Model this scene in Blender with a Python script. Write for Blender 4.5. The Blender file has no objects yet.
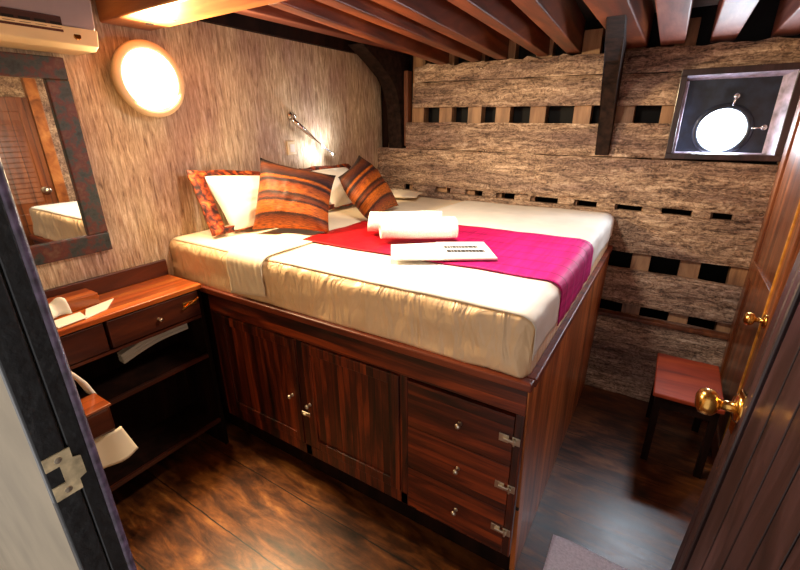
import bpy, bmesh, math, random
from mathutils import Vector, Matrix, noise
random.seed(7)
C = bpy.context.scene.collection
V = Vector
# ---------------------------------------------------------------- materials
def lin(c):
    return tuple(((x/12.92) if x <= .04045 else ((x+.055)/1.055)**2.4) for x in c)
def nt(name):
    m = bpy.data.materials.new(name); m.use_nodes = True
    n = m.node_tree; n.nodes.clear()
    out = n.nodes.new('ShaderNodeOutputMaterial'); b = n.nodes.new('ShaderNodeBsdfPrincipled')
    n.links.new(b.outputs[0], out.inputs[0])
    return m, n, b
def N(n, t, **k):
    x = n.nodes.new(t)
    for a, v in k.items():
        if a.startswith('i_'): x.inputs[a[2:].replace('_', ' ')].default_value = v
        else: setattr(x, a, v)
    return x
def mapped(n, scale, coord='Object'):
    t = N(n, 'ShaderNodeTexCoord'); mp = N(n, 'ShaderNodeMapping')
    mp.inputs['Scale'].default_value = scale
    n.links.new(t.outputs[coord], mp.inputs['Vector']); return mp.outputs[0]
def ramp(n, fac, stops):
    r = N(n, 'ShaderNodeValToRGB'); e = r.color_ramp.elements
    while len(e) < len(stops): e.new(.5)
    for i, (p, c) in enumerate(stops):
        e[i].position = p; e[i].color = (*lin(c), 1)
    n.links.new(fac, r.inputs[0]); return r.outputs[0]
def mth(n, op, a, b=None):
    x = N(n, 'ShaderNodeMath', operation=op)
    for i, v in enumerate((a, b)):
        if v is None: continue
        if isinstance(v, (int, float)): x.inputs[i].default_value = v
        else: n.links.new(v, x.inputs[i])
    return x.outputs[0]
def mixc(n, fac, a, b, mode='MIX'):
    x = N(n, 'ShaderNodeMix', data_type='RGBA', blend_type=mode)
    for idx, v in ((0, fac), (6, a), (7, b)):
        if isinstance(v, (int, float)): x.inputs[idx].default_value = v
        elif isinstance(v, tuple): x.inputs[idx].default_value = (*lin(v), 1)
        else: n.links.new(v, x.inputs[idx])
    return x.outputs[2]
def bump(n, b, h, strength=.3, dist=.01):
    x = N(n, 'ShaderNodeBump'); x.inputs['Strength'].default_value = strength; x.inputs['Distance'].default_value = dist
    n.links.new(h, x.inputs['Height']); n.links.new(x.outputs[0], b.inputs['Normal'])
def plain(name, col, rough=.5, metal=0, nscale=40, namt=.12, bmp=0, coat=0):
    m, n, b = nt(name)
    nz = N(n, 'ShaderNodeTexNoise'); nz.inputs['Scale'].default_value = nscale; nz.inputs['Detail'].default_value = 4
    n.links.new(mapped(n, (1, 1, 1)), nz.inputs['Vector'])
    c2 = tuple(max(0, x*(1-namt*2)) for x in col); c3 = tuple(min(1, x*(1+namt)) for x in col)
    n.links.new(ramp(n, nz.outputs['Fac'], [(.3, c2), (.7, c3)]), b.inputs['Base Color'])
    b.inputs['Roughness'].default_value = rough; b.inputs['Metallic'].default_value = metal
    b.inputs['Coat Weight'].default_value = coat
    if bmp: bump(n, b, nz.outputs['Fac'], bmp, .005)
    return m
def wood(name, dark, mid, light, axis='x', scale=14, rough=.4, plank=None, tint=.35, bmp=.25, coat=0, stretch=9, contrast=(.3, .5, .72), groove=.04):
    m, n, b = nt(name)
    s = {'x': (1, stretch, stretch), 'y': (stretch, 1, stretch), 'z': (stretch, stretch, 1)}[axis]
    vec = mapped(n, tuple(v*scale/9 for v in s))
    if plank:
        t = N(n, 'ShaderNodeTexCoord'); sp = N(n, 'ShaderNodeSeparateXYZ'); n.links.new(t.outputs['Object'], sp.inputs[0])
        co = mth(n, 'DIVIDE', sp.outputs['xyz'.index(plank[0])], plank[1])
        fl = mth(n, 'FLOOR', co); fr = mth(n, 'FRACT', co)
        wn = N(n, 'ShaderNodeTexWhiteNoise', noise_dimensions='1D'); n.links.new(fl, wn.inputs['W'])
        off = N(n, 'ShaderNodeVectorMath', operation='MULTIPLY_ADD')
        n.links.new(wn.outputs['Color'], off.inputs[0]); off.inputs[1].default_value = (9, 9, 9); n.links.new(vec, off.inputs[2])
        vec = off.outputs[0]
    nz = N(n, 'ShaderNodeTexNoise'); nz.inputs['Scale'].default_value = 1.0; nz.inputs['Detail'].default_value = 7; nz.inputs['Roughness'].default_value = .62
    nz.inputs['Distortion'].default_value = .6
    n.links.new(vec, nz.inputs['Vector'])
    col = ramp(n, nz.outputs['Fac'], [(contrast[0], dark), (contrast[1], mid), (contrast[2], light)])
    h = nz.outputs['Fac']
    if plank:
        tv = mth(n, 'ADD', mth(n, 'MULTIPLY', wn.outputs['Value'], tint*2), 1-tint)
        cc = N(n, 'ShaderNodeCombineXYZ')
        for i in range(3): n.links.new(tv, cc.inputs[i])
        col = mixc(n, 1.0, col, cc.outputs[0], 'MULTIPLY')
        g = mth(n, 'MINIMUM', fr, mth(n, 'SUBTRACT', 1.0, fr))
        gm = mth(n, 'LESS_THAN', g, groove/2)
        col = mixc(n, gm, col, tuple(x*.25 for x in dark))
        h = mth(n, 'SUBTRACT', mth(n, 'MULTIPLY', h, .4), mth(n, 'MULTIPLY', gm, 1.2))
    n.links.new(col, b.inputs['Base Color'])
    b.inputs['Roughness'].default_value = rough; b.inputs['Coat Weight'].default_value = coat; b.inputs['Coat Roughness'].default_value = .12
    bump(n, b, h, bmp, .006)
    return m
M = {}
M['cab_v'] = wood('cabinet_wood_upright', (.06, .018, .01), (.29, .095, .035), (.54, .22, .08), 'z', 12, .42, ('x', .034), .5, .12, .1, contrast=(.36, .5, .66), groove=.06)
M['cab_h'] = wood('cabinet_wood_level', (.07, .02, .01), (.31, .1, .037), (.55, .225, .08), 'x', 10, .42, ('z', .035), .45, .12, .1, contrast=(.36, .5, .66), groove=.0)
M['cab_foot'] = wood('foot_panel_wood', (.42, .2, .09), (.7, .38, .18), (.84, .53, .28), 'z', 12, .4, ('y', .07), .3, .15, .2, groove=.03)
M['rim'] = wood('rim_wood', (.25, .08, .03), (.45, .18, .08), (.6, .28, .13), 'x', 12, .5)
M['desk_top'] = wood('desk_top_wood', (.4, .15, .05), (.66, .31, .11), (.85, .5, .2), 'y', 9, .28, ('x', .05), .35, .1, .4, groove=.02)
M['desk'] = wood('desk_wood', (.12, .04, .02), (.27, .11, .055), (.4, .18, .08), 'y', 12, .4, coat=.15)
M['dark'] = wood('dark_and_shadow_wood', (.05, .022, .012), (.11, .055, .035), (.17, .09, .06), 'z', 12, .7)  # real dark timber, and also the painted shadow inside the desk
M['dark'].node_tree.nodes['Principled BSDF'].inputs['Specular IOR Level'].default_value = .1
M['beam'] = wood('beam_wood', (.16, .06, .025), (.42, .19, .08), (.64, .34, .17), 'y', 9, .45, coat=.05)
M['beam_b'] = wood('beam_wood_pale', (.3, .14, .1), (.48, .26, .2), (.62, .4, .33), 'y', 9, .6)  # paler, less saturated variant of the beam wood
M['header'] = wood('header_wood', (.42, .22, .1), (.66, .4, .2), (.82, .57, .32), 'x', 8, .35, coat=.3)
M['rib'] = wood('rib_wood', (.36, .24, .16), (.58, .43, .3), (.74, .58, .42), 'z', 12, .5)
M['knee'] = plain('tarred_timber', (.16, .11, .09), .75, 0, 25, .3, .4)
M['knee'].node_tree.nodes['Principled BSDF'].inputs['Specular IOR Level'].default_value = .15
M['plate'] = plain('worn_cream_metal', (.84, .76, .6), .45, .3, 60, .12)
M['satin'] = plain('cream_satin_sheet', (.94, .81, .64), .42, 0, 6, .03)
_n = M['satin'].node_tree; _b = _n.nodes['Principled BSDF']; _w = N(_n, 'ShaderNodeTexNoise'); _w.inputs['Scale'].default_value = 1; _w.inputs['Detail'].default_value = 3; _w.inputs['Distortion'].default_value = 1.2
_n.links.new(mapped(_n, (11, 11, 3)), _w.inputs['Vector']); bump(_n, _b, _w.outputs['Fac'], .7, .035)
M['post'] = wood('post_wood', (.26, .13, .08), (.42, .24, .15), (.58, .36, .22), 'z', 12, .45)
M['door'] = wood('door_wood', (.08, .05, .05), (.18, .12, .125), (.28, .2, .215), 'z', 12, .38, coat=.2)
M['door_groove'] = wood('door_plank_wood', (.08, .05, .05), (.19, .125, .13), (.3, .21, .225), 'z', 12, .33, ('y', .1), .25, .4, .4, groove=.06)
M['door2'] = wood('cabin_door_wood', (.25, .12, .06), (.42, .22, .11), (.58, .34, .18), 'z', 12, .35, ('y', .12), .2, .3, .3, groove=.04)
M['stool'] = wood('stool_wood', (.4, .12, .04), (.62, .22, .08), (.74, .32, .13), 'x', 9, .5)
M['jamb'] = plain('black_painted_wood', (.045, .06, .07), .45, 0, 60, .3, .4, .3)
M['bead'] = plain('cool_lit_bead', (.34, .28, .36), .4, 0, 60, .25, .3, .2)  # plum tone paints cool light on the jamb's rounded edge
M['beige'] = plain('beige_paint', (.66, .6, .5), .7, 0, 8, .04)
M['brass'] = plain('brass', (.9, .68, .36), .22, 1, 30, .08)
M['gold'] = plain('gold_varnish', (.85, .58, .22), .3, .3, 30, .08, 0, .5)
M['steel'] = plain('pale_metal', (.86, .82, .74), .3, 1, 30, .05)
M['chrome'] = plain('chrome', (.9, .9, .9), .15, 1, 30, .03)
M['linen'] = plain('white_linen', (.93, .87, .76), .75, 0, 5, .02, .08)
M['linen_b'] = plain('white_cotton_cover', (.93, .91, .87), .65, 0, 7, .02, .1)
M['towel'] = plain('white_terry', (.95, .94, .92), .95, 0, 160, .04, .7)
M['paper'] = plain('white_paper', (.93, .92, .88), .6, 0, 10, .01)
M['ink'] = plain('grey_ink', (.08, .08, .1), .6, 0, 10, .1)
M['plastic'] = plain('mauve_grey_plastic', (.66, .6, .62), .4, 0, 6, .02)
M['cream'] = plain('cream_plastic', (.9, .8, .62), .4, 0, 6, .03)
M['black'] = plain('black_gap', (.035, .03, .03), .8, 0, 20, .1)
M['mat'] = plain('pale_cotton_mat', (.96, .92, .96), .9, 0, 120, .05, .6)
M['paintblue'] = plain('dark_blue_paint', (.13, .17, .24), .4, 0, 14, .2, .1, .2)
M['paintlilac'] = plain('daylit_lilac_paint', (.8, .76, .84), .45, 0, 18, .15, .1, .2)  # lilac trim, its colour paled for daylight on the reveals
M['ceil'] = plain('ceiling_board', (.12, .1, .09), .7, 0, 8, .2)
M['ceil_lit'] = plain('lit_ceiling_board', (.78, .75, .71), .7, 0, 8, .1)  # grey ceiling board, paled so the right half looks lit
def glow(name, col, s):
    m, n, b = nt(name)
    b.inputs['Base Color'].default_value = (*lin((.9, .9, .9)), 1)
    b.inputs['Emission Color'].default_value = (*col, 1); b.inputs['Emission Strength'].default_value = s
    nz = N(n, 'ShaderNodeTexNoise'); nz.inputs['Scale'].default_value = 3
    r = N(n, 'ShaderNodeMapRange'); r.inputs['To Min'].default_value = s*.92; r.inputs['To Max'].default_value = s*1.08
    n.links.new(nz.outputs['Fac'], r.inputs['Value']); n.links.new(r.outputs[0], b.inputs['Emission Strength'])
    return m
M['lamp'] = glow('lamp_diffuser', (1, .9, .74), 3)
M['daylight'] = glow('bright_porthole_glass', (.8, .92, 1), 16)
def mirror_mat():
    m, n, b = nt('mirror_glass'); b.inputs['Metallic'].default_value = 1; b.inputs['Roughness'].default_value = .02
    nz = N(n, 'ShaderNodeTexNoise'); nz.inputs['Scale'].default_value = 4
    n.links.new(ramp(n, nz.outputs['Fac'], [(.3, (.88, .88, .86)), (.7, (.92, .92, .9))]), b.inputs['Base Color']); return m
M['mirror'] = mirror_mat()
def mirror_frame_mat():
    m, n, b = nt('distressed_painted_frame')
    nz = N(n, 'ShaderNodeTexNoise'); nz.inputs['Scale'].default_value = 9; nz.inputs['Detail'].default_value = 8; nz.inputs['Roughness'].default_value = .7
    n.links.new(mapped(n, (1, 1.5, 1.5)), nz.inputs['Vector'])
    n.links.new(ramp(n, nz.outputs['Fac'], [(.34, (.1, .1, .09)), (.46, (.2, .25, .24)), (.54, (.36, .15, .12)), (.68, (.42, .32, .24))]), b.inputs['Base Color'])
    b.inputs['Roughness'].default_value = .45; bump(n, b, nz.outputs['Fac'], .4, .006); return m
M['mframe'] = mirror_frame_mat()
def plaster_mat():      # cabin lining with upright, combed streaks
    m, n, b = nt('combed_wall_lining')
    a = N(n, 'ShaderNodeTexNoise'); a.inputs['Scale'].default_value = 1; a.inputs['Detail'].default_value = 8; a.inputs['Roughness'].default_value = .7; a.inputs['Distortion'].default_value = .8
    n.links.new(mapped(n, (55, 55, 7)), a.inputs['Vector'])
    c = N(n, 'ShaderNodeTexNoise'); c.inputs['Scale'].default_value = 2.2; c.inputs['Detail'].default_value = 5
    n.links.new(mapped(n, (1, 1.6, .8)), c.inputs['Vector'])
    f = N(n, 'ShaderNodeTexNoise'); f.inputs['Scale'].default_value = 1; f.inputs['Detail'].default_value = 3
    n.links.new(mapped(n, (150, 150, 16)), f.inputs['Vector'])
    s = mth(n, 'ADD', mth(n, 'MULTIPLY', a.outputs['Fac'], .75), mth(n, 'MULTIPLY', f.outputs['Fac'], .25))
    col = ramp(n, s, [(.34, (.47, .38, .31)), (.44, (.73, .64, .54)), (.53, (.85, .78, .68)), (.63, (.97, .94, .87))])
    big = ramp(n, c.outputs['Fac'], [(.38, (.86, .78, .76)), (.58, (1, .97, .9))])
    n.links.new(mixc(n, 1.0, col, big, 'MULTIPLY'), b.inputs['Base Color'])
    b.inputs['Roughness'].default_value = .5; bump(n, b, s, .9, .012); return m
M['lining'] = plaster_mat()
def hull_mat():         # old weathered planks, worm tracks and pale knots
    m, n, b = nt('weathered_hull_plank')
    a = N(n, 'ShaderNodeTexNoise'); a.inputs['Scale'].default_value = 1; a.inputs['Detail'].default_value = 9; a.inputs['Roughness'].default_value = .72; a.inputs['Distortion'].default_value = 1.2
    n.links.new(mapped(n, (4, 26, 30)), a.inputs['Vector'])
    g = N(n, 'ShaderNodeTexNoise'); g.inputs['Scale'].default_value = 34; g.inputs['Detail'].default_value = 4; g.inputs['Distortion'].default_value = 2.5
    n.links.new(mapped(n, (1, 1, 1)), g.inputs['Vector'])
    vo = N(n, 'ShaderNodeTexVoronoi', feature='F1'); vo.inputs['Scale'].default_value = 5.5
    n.links.new(mapped(n, (1, 1, 1)), vo.inputs['Vector'])
    ring = mth(n, 'SINE', mth(n, 'MULTIPLY', vo.outputs['Distance'], 130.0))
    near = mth(n, 'LESS_THAN', vo.outputs['Distance'], .11)
    ring = mth(n, 'MULTIPLY', mth(n, 'MULTIPLY', ring, near), .09)
    tr = N(n, 'ShaderNodeTexNoise'); tr.inputs['Scale'].default_value = 1; tr.inputs['Detail'].default_value = 3; tr.inputs['Distortion'].default_value = .3
    n.links.new(mapped(n, (6, 14, 17)), tr.inputs['Vector'])
    tl = mth(n, 'POWER', mth(n, 'ABSOLUTE', mth(n, 'SINE', mth(n, 'MULTIPLY', tr.outputs['Fac'], 34.0))), 5.0)
    s = mth(n, 'ADD', mth(n, 'ADD', mth(n, 'ADD', mth(n, 'MULTIPLY', a.outputs['Fac'], .66), mth(n, 'MULTIPLY', g.outputs['Fac'], .24)), mth(n, 'MULTIPLY', tl, -.075)), mth(n, 'ADD', ring, .07))
    col = ramp(n, s, [(.33, (.19, .13, .11)), (.41, (.42, .34, .29)), (.48, (.62, .53, .46)), (.55, (.78, .69, .61)), (.65, (.97, .92, .86))])
    c = N(n, 'ShaderNodeTexNoise'); c.inputs['Scale'].default_value = 2.5; c.inputs['Detail'].default_value = 3
    n.links.new(mapped(n, (.5, 1, 3.2)), c.inputs['Vector'])
    big = ramp(n, c.outputs['Fac'], [(.36, (.72, .66, .66)), (.6, (1, .97, .92))])
    n.links.new(mixc(n, 1.0, col, big, 'MULTIPLY'), b.inputs['Base Color'])
    b.inputs['Roughness'].default_value = .55; bump(n, b, s, .8, .014); return m
M['hull'] = hull_mat()
def floor_mat():
    m, n, b = nt('scuffed_floor_boards')
    a = N(n, 'ShaderNodeTexNoise'); a.inputs['Scale'].default_value = 1; a.inputs['Detail'].default_value = 8; a.inputs['Roughness'].default_value = .65; a.inputs['Distortion'].default_value = 1.0
    n.links.new(mapped(n, (3, 16, 10)), a.inputs['Vector'])
    g = N(n, 'ShaderNodeTexNoise'); g.inputs['Scale'].default_value = 7; g.inputs['Detail'].default_value = 8; g.inputs['Roughness'].default_value = .65; g.inputs['Distortion'].default_value = .5
    n.links.new(mapped(n, (.6, 1.4, 1)), g.inputs['Vector'])
    col = ramp(n, mth(n, 'ADD', mth(n, 'MULTIPLY', a.outputs['Fac'], .5), mth(n, 'MULTIPLY', g.outputs['Fac'], .5)),
               [(.37, (.08, .04, .02)), (.47, (.27, .135, .05)), (.56, (.44, .25, .1)), (.68, (.64, .42, .2))])
    t = N(n, 'ShaderNodeTexCoord'); sp = N(n, 'ShaderNodeSeparateXYZ'); n.links.new(t.outputs['Object'], sp.inputs[0])
    w = mth(n, 'ADD', mth(n, 'DIVIDE', sp.outputs[1], .31), mth(n, 'MULTIPLY', g.outputs['Fac'], .06)); fr = mth(n, 'FRACT', w)
    gm = mth(n, 'LESS_THAN', fr, .018)
    n.links.new(mixc(n, gm, col, (.04, .02, .015)), b.inputs['Base Color'])
    r = N(n, 'ShaderNodeMapRange'); r.inputs['To Min'].default_value = .24; r.inputs['To Max'].default_value = .44; b.inputs['Specular IOR Level'].default_value = .75
    n.links.new(g.outputs['Fac'], r.inputs['Value']); n.links.new(r.outputs[0], b.inputs['Roughness'])
    b.inputs['Coat Weight'].default_value = .0
    bump(n, b, mth(n, 'SUBTRACT', g.outputs['Fac'], gm), .12, .006); return m
M['floor'] = floor_mat()
def stripe_mat(name, stops, axis=1, freq=1.0):
    m, n, b = nt(name)
    t = N(n, 'ShaderNodeTexCoord'); sp = N(n, 'ShaderNodeSeparateXYZ'); n.links.new(t.outputs['UV'], sp.inputs[0])
    nz = N(n, 'ShaderNodeTexNoise'); nz.inputs['Scale'].default_value = 60; nz.inputs['Detail'].default_value = 3
    n.links.new(t.outputs['UV'], nz.inputs['Vector'])
    f = mth(n, 'ADD', mth(n, 'MULTIPLY', sp.outputs[axis], freq), mth(n, 'MULTIPLY', mth(n, 'SUBTRACT', nz.outputs['Fac'], .5), .03))
    r = ramp(n, mth(n, 'FRACT', f), stops)
    n.nodes[-1].name = n.nodes[-1].name
    w = N(n, 'ShaderNodeTexNoise'); w.inputs['Scale'].default_value = 1; w.inputs['Detail'].default_value = 2
    mp = N(n, 'ShaderNodeMapping'); mp.inputs['Scale'].default_value = (14, 120, 1) if axis else (120, 14, 1)
    n.links.new(t.outputs['UV'], mp.inputs[0]); n.links.new(mp.outputs[0], w.inputs['Vector'])
    tone = ramp(n, w.outputs['Fac'], [(.35, (.62, .6, .6)), (.6, (1, 1, 1))])
    n.links.new(mixc(n, 1.0, r, tone, 'MULTIPLY'), b.inputs['Base Color'])
    b.inputs['Roughness'].default_value = .65; b.inputs['Specular IOR Level'].default_value = .25
    bump(n, b, w.outputs['Fac'], .3, .003); return m
OR, BR, DK, PL, RD = (.68, .34, .07), (.38, .18, .07), (.11, .05, .04), (.22, .1, .1), (.48, .21, .07)
M['stripe'] = stripe_mat('striped_cushion_cloth', [(0, OR), (.10, RD), (.155, DK), (.18, OR), (.31, OR), (.335, DK), (.375, RD), (.40, BR), (.44, DK), (.47, OR), (.60, RD), (.63, DK), (.66, PL), (.70, OR), (.735, DK), (.78, PL), (.90, BR), (.95, DK)])
def ikat():
    m, n, b = nt('orange_ikat_border')
    nz = N(n, 'ShaderNodeTexNoise'); nz.inputs['Scale'].default_value = 1; nz.inputs['Detail'].default_value = 3; nz.inputs['Distortion'].default_value = .5
    n.links.new(mapped(n, (30, 30, 30)), nz.inputs['Vector'])
    n.links.new(ramp(n, nz.outputs['Fac'], [(.36, (.16, .06, .04)), (.47, (.42, .15, .06)), (.58, (.68, .28, .08)), (.7, (.84, .48, .2))]), b.inputs['Base Color'])
    b.inputs['Roughness'].default_value = .6; bump(n, b, nz.outputs['Fac'], .2, .003); return m
M['ikat'] = ikat()
def silk():             # silk, red at the head end turning magenta towards the foot
    m, n, b = nt('red_to_magenta_silk')
    t = N(n, 'ShaderNodeTexCoord'); sp = N(n, 'ShaderNodeSeparateXYZ'); n.links.new(t.outputs['Object'], sp.inputs[0])
    nz = N(n, 'ShaderNodeTexNoise'); nz.inputs['Scale'].default_value = 1; nz.inputs['Detail'].default_value = 4
    n.links.new(mapped(n, (55, 3, 55)), nz.inputs['Vector'])
    bands = ramp(n, mth(n, 'DIVIDE', sp.outputs[0], 1.4), [(0, (.72, .04, .04)), (.3, (.72, .03, .14)), (.5, (.76, .05, .34)), (.85, (.83, .12, .52))])
    tone = ramp(n, nz.outputs['Fac'], [(.35, (.84, .82, .84)), (.62, (1, 1, 1))])
    pf = mth(n, 'FRACT', mth(n, 'ADD', mth(n, 'DIVIDE', sp.outputs[1], .115), mth(n, 'MULTIPLY', nz.outputs['Fac'], .06)))
    pl = mth(n, 'LESS_THAN', pf, .07)
    tone = mixc(n, mth(n, 'MULTIPLY', pl, .55), tone, (.35, .2, .3))
    n.links.new(mixc(n, 1.0, bands, tone, 'MULTIPLY'), b.inputs['Base Color'])
    b.inputs['Roughness'].default_value = .6; b.inputs['Specular IOR Level'].default_value = .2
    bump(n, b, nz.outputs['Fac'], .35, .004); return m
M['silk'] = silk()
# ---------------------------------------------------------------- geometry helpers (world coordinates)
def box(bm, a, b, bev=0.0):
    x0, y0, z0 = a; x1, y1, z1 = b
    vs = [bm.verts.new(p) for p in ((x0,y0,z0),(x1,y0,z0),(x1,y1,z0),(x0,y1,z0),(x0,y0,z1),(x1,y0,z1),(x1,y1,z1),(x0,y1,z1))]
    fs = [bm.faces.new([vs[i] for i in f]) for f in ((3,2,1,0),(4,5,6,7),(0,1,5,4),(1,2,6,5),(2,3,7,6),(3,0,4,7))]
    if bev:
        es = list({e for f in fs for e in f.edges})
        bmesh.ops.bevel(bm, geom=es, offset=bev, segments=2, profile=.5, affect='EDGES')
def hexa(bm, b4, t4, bev=0.0):
    vs = [bm.verts.new(p) for p in list(b4)+list(t4)]
    fs = [bm.faces.new([vs[i] for i in f]) for f in ((3,2,1,0),(4,5,6,7),(0,1,5,4),(1,2,6,5),(2,3,7,6),(3,0,4,7))]
    if bev:
        es = list({e for f in fs for e in f.edges})
        bmesh.ops.bevel(bm, geom=es, offset=bev, segments=2, profile=.5, affect='EDGES')
def prism(bm, poly, d, bev=0.0):
    d = V(d)
    a = [bm.verts.new(p) for p in poly]; b = [bm.verts.new(V(p)+d) for p in poly]
    n = len(poly); fs = [bm.faces.new(a[::-1]), bm.faces.new(b)]
    for i in range(n): fs.append(bm.faces.new((a[i], a[(i+1)%n], b[(i+1)%n], b[i])))
    if bev:
        es = list({e for f in fs for e in f.edges})
        bmesh.ops.bevel(bm, geom=es, offset=bev, segments=2, profile=.5, affect='EDGES')
def lathe(bm, origin, axis, prof, seg=32):
    axis = V(axis).normalized(); u = axis.orthogonal().normalized(); w = axis.cross(u); o = V(origin)
    rings = []
    for (t, r) in prof:
        if r < 1e-6: rings.append([bm.verts.new(o+axis*t)])
        else: rings.append([bm.verts.new(o+axis*t+(u*math.cos(2*math.pi*k/seg)+w*math.sin(2*math.pi*k/seg))*r) for k in range(seg)])
    for A, B in zip(rings, rings[1:]):
        for k in range(seg):
            k2 = (k+1) % seg
            if len(A) == 1 and len(B) == 1: continue
            if len(A) == 1: bm.faces.new((A[0], B[k2], B[k]))
            elif len(B) == 1: bm.faces.new((A[k], A[k2], B[0]))
            else: bm.faces.new((A[k], A[k2], B[k2], B[k]))
def tube(bm, pts, r, seg=10):
    pts = [V(p) for p in pts]; rings = []
    for i, p in enumerate(pts):
        d = (pts[min(i+1, len(pts)-1)]-pts[max(i-1, 0)]).normalized()
        u = d.cross(V((0, 0, 1)));
        if u.length < .05: u = d.cross(V((1, 0, 0)))
        u.normalize(); w = d.cross(u); rr = r[i] if isinstance(r, (list, tuple)) else r
        rings.append([bm.verts.new(p+(u*math.cos(2*math.pi*k/seg)+w*math.sin(2*math.pi*k/seg))*rr) for k in range(seg)])
    for A, B in zip(rings, rings[1:]):
        for k in range(seg): bm.faces.new((A[k], A[(k+1)%seg], B[(k+1)%seg], B[k]))
    bm.faces.new(rings[0][::-1]); bm.faces.new(rings[-1])
def grid(bm, nu, nv, f, uvf=None):
    vs = [[bm.verts.new(f(i/nu, j/nv)) for j in range(nv+1)] for i in range(nu+1)]
    uvl = bm.loops.layers.uv.verify() if uvf else None
    for i in range(nu):
        for j in range(nv):
            fc = bm.faces.new((vs[i][j], vs[i+1][j], vs[i+1][j+1], vs[i][j+1]))
            if uvl:
                for l, (a, b) in zip(fc.loops, ((i, j), (i+1, j), (i+1, j+1), (i, j+1))): l[uvl].uv = (a/nu, b/nv)
    return vs
def obj(name, bm, mat, parent=None, origin=None, smooth=False, fix=True):
    if fix: bmesh.ops.recalc_face_normals(bm, faces=bm.faces)
    me = bpy.data.meshes.new(name); bm.to_mesh(me); bm.free()
    if smooth:
        for p in me.polygons: p.use_smooth = True
    o = bpy.data.objects.new(name, me); C.objects.link(o)
    me.materials.append(M[mat] if isinstance(mat, str) else mat)
    if parent is not None:
        root = parent
        while root.parent: root = root.parent
        off = root.location.copy(); o.parent = parent
    else:
        cs = [v.co for v in me.vertices]
        off = V(origin) if origin else V((sum(c.x for c in cs)/len(cs), sum(c.y for c in cs)/len(cs), min(c.z for c in cs)))
        if origin is None and False: pass
        o.location = off
    me.transform(Matrix.Translation(-off))
    return o
def thing(name, label, cat, loc, group=None, kind=None):
    o = bpy.data.objects.new(name, None); C.objects.link(o); o.location = loc; o.empty_display_size = .1
    if kind: o['kind'] = kind
    else: o['label'] = label; o['category'] = cat
    if group: o['group'] = group
    return o
def tag(o, label, cat, group=None):
    o['label'] = label; o['category'] = cat
    if group: o['group'] = group
    return o
def struct(name, bm, mat, **k):
    o = obj(name, bm, mat, origin=(0, 0, 0), **k); o['kind'] = 'structure'; return o
def B(*boxes, bev=0.0):
    bm = bmesh.new()
    for a, b in boxes: box(bm, a, b, bev)
    return bm
def subsurf(o, lv=1):
    m = o.modifiers.new('Subdivision', 'SUBSURF'); m.levels = lv; m.render_levels = lv
def solid(o, t, off=-1):
    m = o.modifiers.new('Solidify', 'SOLIDIFY'); m.thickness = t; m.offset = off
# ---------------------------------------------------------------- room shell
def hy(z):              # hull side: leans outwards as it rises
    T = [(-.3, -.39), (0, -.33), (.5, -.2), (1, -.1), (1.5, -.04), (2.3, .0), (3, 0)]
    for (a, b), (c, d) in zip(T, T[1:]):
        if z <= c: return b+(d-b)*(z-a)/(c-a)
    return 0
RX = 2.80
struct('floor', B(((-.1, -3.6, -.06), (RX+.1, .3, 0))), 'floor')
struct('wall_left', B(((-.12, -3.1, 0), (0, .3, 2.5))), 'lining')
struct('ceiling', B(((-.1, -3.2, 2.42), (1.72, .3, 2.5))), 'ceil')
struct('trim_12', B(((1.72, -3.2, 2.42), (RX+.1, .3, 2.5))), 'ceil_lit')
bm = bmesh.new(); box(bm, (RX, -3.11, 0), (RX+.1, .3, 2.5))
struct('wall_right', bm, 'hull')
# wall with the entrance: beige towards the passage
bm = bmesh.new(); box(bm, (-.1, -3.165, 0), (1.69, -3.11, 2.5)); box(bm, (2.66, -3.165, 0), (RX+.1, -3.11, 2.5)); box(bm, (1.69, -3.165, 2.25), (2.66, -3.11, 2.5))
struct('wall_front', bm, 'beige')
# door jamb with rebate and bead
bm = bmesh.new()
box(bm, (1.688, -3.168, 0), (1.702, -3.141, 2.25), .002); box(bm, (1.688, -3.139, 0), (1.7, -3.120, 2.25), .002)
jamb = struct('trim_1', bm, 'jamb')
bm = bmesh.new(); tube(bm, [(1.694, -3.1165, 0), (1.694, -3.1165, 2.25)], .0066, 12); obj('jamb_bead', bm, 'bead', jamb, smooth=True)
bm = bmesh.new()
prism(bm, [(1.702, -3.166, 1.355), (1.702, -3.138, 1.355), (1.702, -3.138, 1.37), (1.702, -3.13, 1.373), (1.702, -3.13, 1.4), (1.702, -3.138, 1.403), (1.702, -3.138, 1.418), (1.702, -3.166, 1.418), (1.702, -3.166, 1.4), (1.702, -3.152, 1.4), (1.702, -3.152, 1.375), (1.702, -3.166, 1.375)], (.002, 0, 0))
sp_ = obj('strike_plate', bm, 'plate', jamb)
bm = bmesh.new()
for z in (1.364, 1.409): lathe(bm, (1.7035, -3.152, z), (1, 0, 0), [(0, .0045), (.0012, .004), (.0014, 0)], 12)
obj('screw', bm, 'steel', sp_)
# hull ribs behind the planks
RIBS = [.12, .38, .635, .885, 1.11, 1.37, 1.67, 1.93, 2.19, 2.47, 2.735]
for i, x in enumerate(RIBS):
    bm = bmesh.new(); w = .055
    zs = [0, .3, .5, .75, 1, 1.25, 1.5, 1.9, 2.35]
    if x > 2.3: zs = [0, .3, .5, .75, 1, 1.25, 1.52]
    L_ = [[bm.verts.new((x+sx, hy(z)+dy, z)) for z in zs] for (sx, dy) in ((-w, .035), (w, .035), (w, .12), (-w, .12))]
    for k in range(4):
        for j in range(len(zs)-1): bm.faces.new((L_[k][j], L_[(k+1)%4][j], L_[(k+1)%4][j+1], L_[k][j+1]))
    for j in (0, -1): bm.faces.new([l[j] for l in L_])
    struct('trim_%d' % (i+20), bm, 'rib')
bm = bmesh.new(); box(bm, (-.1, .13, -.05), (RX+.1, .2, 2.5)); box(bm, (-.1, -.36, -.05), (RX+.1, .14, -.02))
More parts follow.
